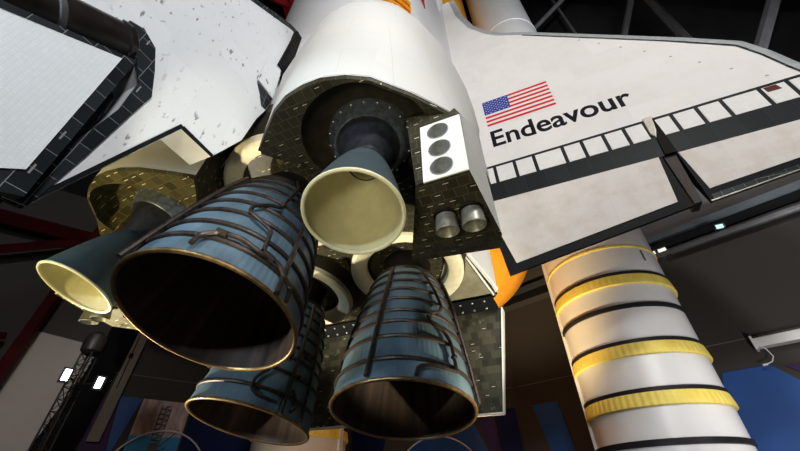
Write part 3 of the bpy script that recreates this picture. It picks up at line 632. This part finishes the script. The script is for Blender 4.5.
# ---- orbital manoeuvring pods
OUT = [(25, 514), (37, 523), (52, 533), (63, 537.5), (74, 539), (85, 538.6), (97, 535), (108, 529), (117, 519.6), (123, 513.5), (129, 507), (135, 500.8),
       (142, 492.5), (146.5, 465), (147.5, 435), (140, 406), (75, 406), (56, 424), (53, 446), (52, 470), (46, 492), (36, 502)]
FWD = [(9, 505), (35, 517), (54, 525), (70, 530), (82, 530), (99, 525), (108, 519), (117, 512), (127, 498), (136, 477), (141, 456), (144.5, 433),
       (145.5, 410), (145, 386), (138, 370), (75, 370), (40, 400), (30, 430), (22, 450), (16, 470), (10, 485), (6, 497)]
def fx(y): return 1515 + max(0, y - 125) * .3
def pod(sg, pitch, yaw, Lx, label, nlabel, facemat):
    b = MB(); rings = []
    for x, k in ((1196, .08), (1215, .26), (1245, .45), (1290, .63), (1340, .80), (1372, .92)):
        rings.append([(x, 62 + (y - 62) * k, 430 + (z - 430) * k) for y, z in FWD])
    for x, f in ((1400, 0), (1435, .4), (1480, .85)):
        rings.append([(x, a[0] + (c[0] - a[0]) * f, a[1] + (c[1] - a[1]) * f) for a, c in zip(FWD, OUT)])
    rings.append([(fx(y) - 2.5, y, z) for y, z in OUT])
    b.loft(rings, 0, True, False)
    for i_ in range(len(rings) - 1):
        for k_ in range(len(OUT)):
            if k_ >= 15: b.m[i_ * len(OUT) + k_] = 1
    pd = b.build('maneuvering_pod', ['white_pod', 'tile'], orb, sign=sg, smooth=40, label=label)
    g = Vector((1518, 88, 492)); d = dirv(pitch, yaw); cy, cz = 89, 496
    # aft face with round recess
    def outl(a):
        best = None; dx, dz = math.cos(a), math.sin(a)
        for i in range(len(OUT)):
            (y0, z0), (y1, z1) = OUT[i], OUT[(i + 1) % len(OUT)]
            ex, ez = y1 - y0, z1 - z0; den = dx * ez - dz * ex
            if abs(den) < 1e-9: continue
            t = ((y0 - cy) * ez - (z0 - cz) * ex) / den; s_ = ((y0 - cy) * dz - (z0 - cz) * dx) / den
            if t > 0 and -1e-6 <= s_ <= 1 + 1e-6 and (best is None or t < best): best = t
        return best
    n = 96; R1 = []; R2 = []; R0 = []
    for k in range(n):
        a = 2 * PI * k / n; t = outl(a); r = min(37, t * .95)
        yy = cy + t * math.cos(a); R0.append((fx(yy) - 3.5, yy, cz + t * math.sin(a)))
        R1.append((fx(yy), cy + t * .985 * math.cos(a), cz + t * .985 * math.sin(a))); R2.append((fx(cy + r * math.cos(a)) + .3, cy + r * math.cos(a), cz + r * math.sin(a)))
    q = MB(); q.loft([R0, R1, R2], 0, False, False); q.build('aft_face', facemat, pd, sign=sg)
    q = MB(); bow = [R2]
    for f, x in ((.97, 1511), (.9, 1506), (.78, 1502), (.60, 1498)): bow.append([(x, cy + (p[1] - cy) * f, cz + (p[2] - cz) * f) for p in R2])
    q.loft(bow, 0, False, True); q.build('engine_recess', 'recess' if sg > 0 else 'tile_lit_gold', pd, sign=sg)
    # thruster housing
    q = MB()
    A = [(1480, 105, 480), (1480, 135, 480), (1480, 146, 455), (1480, 141, 425), (1480, 95, 425)]
    B_ = [(1566, 119, 500), (1566, 143.8, 500), (1571, 148.5, 455), (1568, 145, 438), (1568, 95, 444), (1569, 99.5, 455.6)]
    a0, a1, a2, a3, a4 = A; b0, b1, b2, b3, b4, b5 = B_
    vs = A + B_ + [(1512, 115, 500), (1525, 122.5, 500), (1525.5, 144.2, 500), (1565, 122.5, 500), (1565, 143.6, 500)]
    T0, T1, T2, T3 = 12, 13, 14, 15
    q.add(vs, [(0, 11, 12, 13, 1)], 0)                         # white top ahead of the panel
    q.add(vs, [(0, 11, 5, 10, 4)], 0)                          # inboard side
    q.add(vs, [(11, 12, 14, 5)], 0)
    q.add(vs, [(1, 13, 6, 7, 2)], 1); q.add(vs, [(2, 7, 8, 3)], 1); q.add(vs, [(4, 3, 8, 9)], 0)
    q.add(vs, [(5, 6, 7, 10)], 0); q.add(vs, [(10, 7, 8, 9)], 0); q.add(vs, [(0, 1, 2, 3, 4)], 0)
    hs = q.build('thruster_housing', [facemat, 'white_pod'], pd, sign=sg, smooth=0)
    # white panel with three round openings
    q = MB(); xs = [1526, 1539.8, 1552.4, 1565.8]; holes = []
    for i in range(3):
        x0, x1 = xs[i], xs[i + 1]; y0, y1 = 122.8, 143.8; hx_, hy_, hr = (1533.3, 1546.3, 1558.6)[i], 131.9, 5.1; holes.append((hx_, hy_, hr))
        cor = [math.atan2(b_ - hy_, a_ - hx_) for a_, b_ in ((x1, y1), (x0, y1), (x0, y0), (x1, y0))]
        ang = []
        for k in range(4):
            e0, e1 = cor[k], cor[(k + 1) % 4]
            if e1 < e0: e1 += 2 * PI
            ang += [e0 + (e1 - e0) * m_ / 8 for m_ in range(8)]
        sq = []; ci = []
        for a in ang:
            ca, sa = math.cos(a), math.sin(a)
            tx = ((x1 - hx_) if ca > 0 else (hx_ - x0)) / max(abs(ca), 1e-6); ty = ((y1 - hy_) if sa > 0 else (hy_ - y0)) / max(abs(sa), 1e-6); tt = min(tx, ty)
            sq.append((hx_ + ca * tt, hy_ + sa * tt, 500.5)); ci.append((hx_ + ca * hr, hy_ + sa * hr, 500.5))
        q.loft([[(p[0], p[1], 499) for p in sq], sq, ci], 0, False, False)
    q.build('thruster_panel', 'white_door', pd, sign=sg, smooth=0)
    for hx_, hy_, hr in holes:
        q = MB(); q.revolve((hx_, hy_, 500.5), (0, 0, 1), [(.2, hr + .5), (.5, hr + .1), (.3, hr), (-2, hr - .3), (-6, hr - 1.4), (-9, 2.2), (-9, .1)], 28); q.build('up_thruster', 'thruster_in', pd, sign=sg)
    for y_, z_ in ((125.6, 477), (138.4, 476.5)):
        q = MB(); q.revolve((1567.5, y_, z_), (1, 0, -.1), [(-4, 4.2), (2, 5.0), (9.5, 5.8), (10, 5.4), (9.3, 4.9), (2, 3.4), (1.8, .1)], 28, 0); q.build('aft_thruster', 'thruster', pd, sign=sg)
        q = MB(); q.revolve((1567.5, y_, z_), (1, 0, -.1), [(-2, 6.3), (1.2, 6.1), (1.4, 4.6)], 28); q.build('thruster_collar', 'dark', pd, sign=sg)
    # orbital engine nozzle
    N_ = 16; out = [(14 + (Lx - 14) * (i / N_) ** 1.6, 5 + 17.5 * ((i / N_) ** 1.6) ** .52) for i in range(N_ + 1)]; inn = [(s, r - .7) for s, r in out]
    q = MB(); q.revolve(g, d, [(-8, 9), (4, 9), (9, 6), (13, 5)] + out, 72, 0); q.revolve(g, d, [(14.2, .1)] + inn, 72, 1)
    nz = q.build('maneuvering_nozzle', ['oms_shell', 'oms_in'], orb, sign=sg, smooth=50, label=nlabel)
    q = MB(); q.revolve(g, d, [(Lx + .9 * math.sin(2 * PI * k / 8), 22.0 + .95 * math.cos(2 * PI * k / 8)) for k in range(9)], 72); q.build('nozzle_lip', 'oms_rim', nz, sign=sg)
    q = MB(); q.revolve(g, d, [(-20, 26), (-14, 25.6), (-12, 24.5), (-4, 20.5), (-3, 19.2), (-4.5, 18.2)], 56); q.build('boot_ring', 'boot', nz, sign=sg)
    q = MB(); q.revolve(g, d, [(-5, 18.6), (-1, 16.8), (6, 14.2), (13, 11.6), (18, 10.6), (20, 8)], 48); q.build('boot_cover', 'boot_dark', nz, sign=sg)
    for k in range(20):
        q = MB(); a = 2 * PI * k / 20; u, w_ = frame(d); c = g + d * -11.8 + (u * math.cos(a) + w_ * math.sin(a)) * 24.2; q.revolve(c, d, [(0, .8), (1, .7), (1.3, .1)], 6)
        q.build('bolt', 'thruster', nz, sign=sg)
    return pd
pod(1, 14.5, 4.35, 64.5, 'right engine pod with rounded white hood', 'right small nozzle with khaki lining', 'tile')
pod(-1, 17.0, 8.8, 61.7, 'left engine pod behind the tail', 'left small nozzle with pale yellow lining', 'tile_lit_gold')

# ---- wings
LE = [(860, 149), (935, 156), (999, 172), (1039, 193), (1058.6, 207), (1089, 244), (1169, 324), (1240, 394), (1280, 433), (1310, 445), (1337, 452), (1365, 461), (1390, 466), (1408, 467)]
def wz(x): return 297 - max(0, min(1, (x - 1240) / 170)) * 6
def wing(sg, label):
    n = len(LE); nor = []
    for i in range(n):
        a = Vector(LE[max(0, i - 1)]); c = Vector(LE[min(n - 1, i + 1)]); t = (c - a).normalized(); nor.append(Vector((-t.y, t.x)))   # outboard / forward
    def off(i, d): p = Vector(LE[i]) + nor[i] * d; return p
    b = MB(); top = [(p.x, p.y, wz(p.x)) for p in (off(i, -12.5) for i in range(n))]
    root = [(1408, 104, wz(1408)), (1240, 104, 297), (860, 104, 297)]
    up = top + [(1408, 462, wz(1408))] + root; lowr = [(p[0], p[1], 297 - 24 if p[0] < 1300 else wz(p[0]) - 18) for p in up]
    k_ = next(i for i, p in enumerate(up) if p[0] > 1240); fr = (1240 - up[k_ - 1][0]) / (up[k_][0] - up[k_ - 1][0])
    mid = (1240, up[k_ - 1][1] + fr * (up[k_][1] - up[k_ - 1][1]), 297)
    fwd_ = up[:k_] + [mid, root[1], root[2]]; aft_ = [mid] + up[k_:-2] + [root[1]]
    b.add(fwd_, [tuple(range(len(fwd_)))]); b.add(aft_, [tuple(range(len(aft_)))]); b.add(lowr, [tuple(range(len(lowr)))])
    b.loft([up, lowr], 0, False, False)
    wg = b.build('wing', 'white_wing', orb, sign=sg, smooth=0, label=label)
    q = MB(); rings = []
    for i in range(n):
        h = 24 if i < 9 else 18; r = []
        for d_, z_ in ((-13.2, .1), (-8, -.2), (-3.5, -1.4), (-1, -4.5), (0, -9), (-2, -h * .65), (-9, -h)):
            p = off(i, d_); r.append((p.x, p.y, wz(p.x) + z_))
        rings.append(r)
    q.loft(rings, 0, False, False, closed=False); q.build('leading_edge', 'rcc', wg, sign=sg, smooth=50)
    for k in range(10):
        f = k / 9; ex, ey = 1120 + 225 * f, 262 + 158 * f
        q = MB(); q.box((ex, ey, wz(ex) + .08), (1.6, 2.6, .12)); q.build('access_mark', 'mark', wg, sign=sg, smooth=0)
    # dark seal line behind the leading edge toward the tip
    q = MB()
    q.loft([[(off(i, -15).x, off(i, -15).y, wz(LE[i][0]) + .25), (off(i, -12.8).x, off(i, -12.8).y, wz(LE[i][0]) + .3)] for i in range(5, n)], 0, False, False, closed=False)
    q.build('edge_seal', 'tile_edge', wg, sign=sg, smooth=0)
    # hinge strip
    q = MB(); q.prism([(1356.5, 128, wz(1357) + .1), (1356.5, 462, wz(1357) + .1), (1410, 462, wz(1410) + .1), (1410, 128, wz(1410) + .1)], (0, 0, .4)); q.build('hinge_strip', 'charcoal_tile', wg, sign=sg, smooth=0)
    D = [130, 147, 170, 192, 223.5, 243.7, 265.7, 286, 306.5, 330.8, 352.7, 374, 405.3, 427, 445]
    for i in range(len(D) - 1):
        y0, y1 = D[i] + 1.9, D[i + 1] - 1.9
        if i == 7: y1 -= 1
        q = MB(); q.prism([(1360.5, y0, wz(1360) + .5), (1360.5, y1, wz(1360) + .5), (1384.5, y1, wz(1384) + .5), (1384.5, y0, wz(1384) + .5)], (0, 0, .5)); q.build('flipper_door', 'white_door', wg, sign=sg, smooth=0)
    if sg > 0:
        q = MB(); q.prism([(1361, 408.5, wz(1361) + 1), (1361, 418.5, wz(1361) + 1), (1368, 420, wz(1368) + 1), (1368, 409, wz(1368) + 1)], (0, 0, .2)); q.build('door_patch', 'maroon', wg, sign=sg, smooth=0)
        q = MB(); q.prism([(1364, 131.5, wz(1364) + 1), (1364, 139, wz(1364) + 1), (1375, 138, wz(1375) + 1), (1375, 131.5, wz(1375) + 1)], (0, 0, .2)); q.build('door_patch', 'maroon', wg, sign=sg, smooth=0)
        # flag
        q = MB(); x0, x1, y0, y1 = 1235, 1286, 151, 237; z_ = 297.05; hgt = x1 - x0
        q.box(((x0 + x1) / 2, (y0 + y1) / 2, z_ + .03), (hgt, y1 - y0, .06), 0)
        for k in range(13):
            if k % 2 == 0: q.box((x0 + hgt * (k + .5) / 13, (y0 + y1) / 2, z_ + .05), (hgt / 13, y1 - y0, .08), 1)
        ch = hgt * 7 / 13; cw = (y1 - y0) * .4
        q.box((x0 + ch / 2, y0 + cw / 2, z_ + .08), (ch, cw, .12), 2)
        for r in range(9):
            for c_ in range(6 if r % 2 == 0 else 5):
                cx, cy = x0 + ch * (r + 1) / 10, y0 + cw * ((2 * c_ + (1 if r % 2 == 0 else 2)) / 12)
                ps = [(cx - (1.1 if k % 2 == 0 else .46) * math.cos(PI * k / 5), cy + (1.1 if k % 2 == 0 else .46) * math.sin(PI * k / 5), z_ + .14) for k in range(10)]
                q.prism(ps, (0, 0, .04), 0)
        q.v = [(p[0], p[1], p[2] - (p[0] - 1240) * 6 / 170) for p in q.v]
        q.build('flag', ['flag_white', 'red', 'blue'], wg, sign=sg, smooth=0)
        # name, letters spread to the painted width
        def fn(x, y, z): return (1325.4 - y, 151.7 + x, wz(1325.4 - y) + .1 + z)
        cu = bpy.data.curves.new('txt', 'FONT'); cu.body = 'Endeavour'; cu.size = 37; cu.offset = .7; cu.extrude = .05; cu.resolution_u = 8; cu.space_character = 1.0
        o = bpy.data.objects.new('txt', cu); COL.objects.link(o); bpy.context.view_layer.update()
        me = bpy.data.meshes.new_from_object(o.evaluated_get(bpy.context.evaluated_depsgraph_get())); bpy.data.objects.remove(o)
        xs = [v.co.x for v in me.vertices]; ys = [v.co.y for v in me.vertices]; kx = 158.5 / (max(xs) - min(xs)); ky = 28.5 / (max(ys) - 0 if max(ys) > 0 else 1)
        q = MB(); q.v = [fn((v.co.x - min(xs)) * kx, v.co.y * ky, v.co.z) for v in me.vertices]; q.f = [list(p.vertices) for p in me.polygons]; q.m = [0] * len(q.f)
        q.build('wing_lettering', 'ink', wg, sign=sg, smooth=0)
    # elevons
    def elevon(pts, tpts, ztop, lab, edge):
        """pts: hinge in, hinge out, trailing out, trailing in (x, y)"""
        hi, ho, to, ti = [Vector(p) for p in pts]; zt = ztop
        q = MB(); q.loft([[(hi.x, hi.y, zt[0]), (ho.x, ho.y, zt[0]), (ho.x, ho.y, zt[0] - 17), (hi.x, hi.y, zt[0] - 17)],
                          [(ti.x, ti.y, zt[1]), (to.x, to.y, zt[2]), (to.x, to.y, zt[2] - 3), (ti.x, ti.y, zt[1] - 3)]], 0)
        ev = q.build('elevon', 'black_strip', orb, sign=sg, smooth=0, label=lab)
        def at(f, s):   # f: hinge->trailing, s: in->out
            pa = hi.lerp(ti, f); pb = ho.lerp(to, f); p = pa.lerp(pb, s); za = zt[0] + (zt[1] - zt[0]) * f; zb = zt[0] + (zt[2] - zt[0]) * f
            return (p.x, p.y, za + (zb - za) * s + .1)
        q = MB(); q.prism([at(f, s) for f, s in tpts], (0, 0, .4)); q.build('top_blanket', 'white_elevon', ev, sign=sg, smooth=0)
        q = MB(); q.prism([at(.90, .02), at(.90, .99), at(.995, .99), at(.995, .02)], (0, 0, .25)); q.build('edge_tiles', edge, ev, sign=sg, smooth=0)
        q = MB(); q.tube([at(1.0, 0), at(1.0, 1)], .9, 6); q.build('trailing_edge', 'thruster' if edge == 'tile_edge' else 'black_strip', ev, sign=sg)
        return ev
    nm = 'right' if sg > 0 else 'left'
    elevon([(1410, 126), (1410, 303), (1469, 305.5), (1504, 137)], [(.0, .0), (.0, .985), (.86, .945), (.90, .06)], (291.2, 289, 284), nm + ' inboard elevon, the larger trailing flap', 'black_strip')
    elevon([(1409, 316), (1409, 455), (1447, 455), (1469.5, 318.5)], [(.02, .008), (.02, .99), (.76, .99), (.80, .035)], (291.2, 285.5, 285), nm + ' outboard elevon near the wing tip', 'tile_edge')
    # gap between the elevons
    q = MB(); q.prism([(1385, 304, 292.4), (1385, 316, 292.4), (1466, 314, 282.5), (1466, 308, 282.5)], (0, 0, -14)); q.build('gap_seal', 'seal_brown', wg, sign=sg, smooth=0)
    q = MB(); q.prism([(1355, 306.5, 293.4), (1355, 315, 293.4), (1372, 311, 293), (1384, 307.5, 292.6), (1378, 305, 292.6)], (0, 0, 2.2)); q.build('gap_fairing', 'beige', wg, sign=sg, smooth=0)
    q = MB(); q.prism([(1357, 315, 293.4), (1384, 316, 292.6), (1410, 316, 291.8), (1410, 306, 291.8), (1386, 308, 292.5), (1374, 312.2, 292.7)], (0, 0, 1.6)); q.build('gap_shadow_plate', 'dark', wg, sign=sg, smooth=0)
    return wg
wing(1, 'right wing with flag and lettering')
wing(-1, 'left wing, hidden behind the engines')

# ---- vertical tail
def xle(z): return 1311 + (z - 510.5) * .92
def hx(z): return 1499 + (z - 590) * .72
def hy(x, z):
    d = max(0, x - xle(z)); t1 = 1.0 + d * .075
    h = hx(max(z, 590)); mx = 10.5
    if z > 583: return min(t1, mx)
    return max(.8, min(t1, mx, .8 + (1604 - x) * .10))
FIN = [(1303, 494), (1311, 510), (1345, 547.7), (1450, 661), (1592, 816), (1652, 816), (1570, 691), (1499, 590), (1523, 574), (1541, 573), (1597, 581), (1596, 574.5), (1524, 548), (1524.5, 528), (1499, 517), (1471, 513), (1456, 509), (1440, 507), (1399, 506.5)]
def fin_side(poly, dy, sg_, mats, name, parent, th=.6):
    """thin sheet lying on the tail's side, tessellated so that it follows the taper"""
    q = MB(); q.add([(x, sg_ * (hy(x, z) + dy), z) for x, z in poly] + [(x, sg_ * (hy(x, z) + dy - th), z) for x, z in poly], [tuple(range(len(poly))), tuple(range(2 * len(poly) - 1, len(poly) - 1, -1))] + [(i, (i + 1) % len(poly), (i + 1) % len(poly) + len(poly), i + len(poly)) for i in range(len(poly))])
    return q.build(name, mats, parent, smooth=0)
# body of the tail: fine sheets built from cut strips so each side follows the double wedge
def tail_body():
    b = MB(); N_ = len(FIN)
    bm = bmesh.new(); vs = [bm.verts.new((x, 0, z)) for x, z in FIN]; bm.faces.new(vs)
    for k in range(1, 34):
        bmesh.ops.bisect_plane(bm, geom=bm.verts[:] + bm.edges[:] + bm.faces[:], plane_co=(1300 + k * 11, 0, 0), plane_no=(1, 0, 0))
    for z in (530, 560, 583, 620, 680, 750):
        bmesh.ops.bisect_plane(bm, geom=bm.verts[:] + bm.edges[:] + bm.faces[:], plane_co=(0, 0, z), plane_no=(0, 0, 1))
    bm.verts.index_update(); co = [v.co.copy() for v in bm.verts]
    for sgn in (1, -1): b.add([(c.x, sgn * hy(c.x, c.z), c.z) for c in co], [tuple(v.index for v in f.verts) for f in bm.faces])
    bd = [e for e in bm.edges if len(e.link_faces) == 1]
    for e in bd:
        a, c = e.verts[0].co, e.verts[1].co
        b.add([(a.x, hy(a.x, a.z), a.z), (c.x, hy(c.x, c.z), c.z), (c.x, -hy(c.x, c.z), c.z), (a.x, -hy(a.x, a.z), a.z)], [(0, 1, 2, 3)], 1 if min(a.x, c.x) > 1523 and max(a.z, c.z) < 549 and max(a.x, c.x) < 1526 else 0)
    bm.free(); return b.build('vertical_tail', ['white_fin', 'lit_end_panel'], orb, smooth=25)
tail = tail_body()
for sgn in (1, -1):
    # dark leading edge band, dark step border, dark root pieces
    fin_side([(1303, 494), (1311, 510.5), (1345, 547.7), (1450, 661), (1592, 816), (1597, 816), (1455, 661), (1351, 546), (1318, 509), (1311, 494)], .5, sgn, 'tile_edge', 'leading_edge_tiles', tail)
    for pl in ([(1541, 573.5), (1570, 577.6), (1598, 582.3), (1597, 574.8), (1569, 571.5), (1540, 569)], [(1523, 574.5), (1541, 573.5), (1540, 569), (1524, 567.2)],
               [(1510, 583.2), (1523, 574.5), (1524, 567.2), (1510, 573.2)], [(1499.5, 590.5), (1510, 583.2), (1510, 573.2), (1498, 578.6), (1492.6, 586.6), (1496, 592.5)]):
        fin_side(pl, .9, sgn, 'tile_edge', 'step_edge_tiles', tail, 1.2)
    fin_side([(1524, 548.2), (1596, 574.8), (1597, 577.0), (1523.5, 550.2)], .5, sgn, 'black_strip', 'trailing_trim', tail)
    if sgn > 0: fin_side([(1524.2, 528.2), (1526, 528.2), (1525.5, 548.5), (1523.2, 548.5)], .5, sgn, 'black_strip', 'lower_trim', tail)
    fin_side([(1440, 507.5), (1439.6, 523), (1457, 513.5), (1456, 509.5)], .5, sgn, 'tile_edge', 'root_tiles', tail)
    # louvre strip at the root
    q = MB()
    for k in range(14):
        x = 1326 + k * 5.2; zz = 499.5 + k * .52; q.box((x, sgn * (hy(x, zz) + 1.2), zz + 1.2), (3.6, 1.6, 9.5))
    lou = q.build('root_louvre', 'black_strip', tail, smooth=0)
    q = MB(); q.box((1362, sgn * 6.5, 502), (78, 4, 10)); q.build('root_backing', 'dark', tail, smooth=0)
    q = MB(); q.prism([(1399, sgn * 8.0, 508), (1404, sgn * 8.4, 523), (1439, sgn * 10.8, 524), (1440, sgn * 10.8, 508)], (0, sgn * .8, 0)); q.build('root_panel', 'white_fin', tail, smooth=0)
# hinge cylinder
b = MB()
p0 = Vector((1503.5, 0, 586)); p1 = Vector((1658, 0, 800)); ax = (p1 - p0).normalized(); b.revolve(p0, ax, [(0, .3), (0, 12.6), (.8, 13.2), (3.5, 13.2), (4.2, 12.4), (60, 11.6), (61, 12.3), (63, 12.3), (64, 11.6), (150, 10.5), (262, 9), (262, .2)], 40)
b.build('hinge_cylinder', 'conic', tail)
b = MB(); b.revolve(p0, ax, [(28, 12.1), (28.5, 12.7), (30.5, 12.7), (31, 12.1)], 40); b.build('cylinder_ring', 'steel_dark', tail)
# rudder, two panels
RUD = [(1518.5, 583.8), (1543, 617.6), (1670, 790), (1700, 790), (1601, 592), (1598.5, 578.5)]
for sgn in (1, -1):
    q = MB(); ps = [(x, sgn * 10.0, z) for x, z in RUD]; ps[-1] = (1598.5, sgn * 10, 579.2); q.prism([(1513, sgn * 10, 580.5), (1538.5, sgn * 10, 617.8), (1668, sgn * 9, 792), (1705, sgn * 8, 792), (1604, sgn * 9.6, 590), (1599, sgn * 9.8, 578.8)], (0, -sgn * 3.2, 0))
    rd = q.build('rudder', 'tile_edge', orb, smooth=0, label='right rudder panel, white with dark tile border' if sgn > 0 else 'left rudder panel')
    q = MB(); q.prism([(1519.5, sgn * 10.1, 585), (1543.5, sgn * 10.1, 617.8), (1668, sgn * 9.1, 786), (1695, sgn * 8.2, 786), (1595.5, sgn * 9.8, 589), (1590.5, sgn * 9.9, 583.2)], (0, sgn * .5, 0)); q.build('rudder_blanket', 'white_rudder', rd, smooth=0)
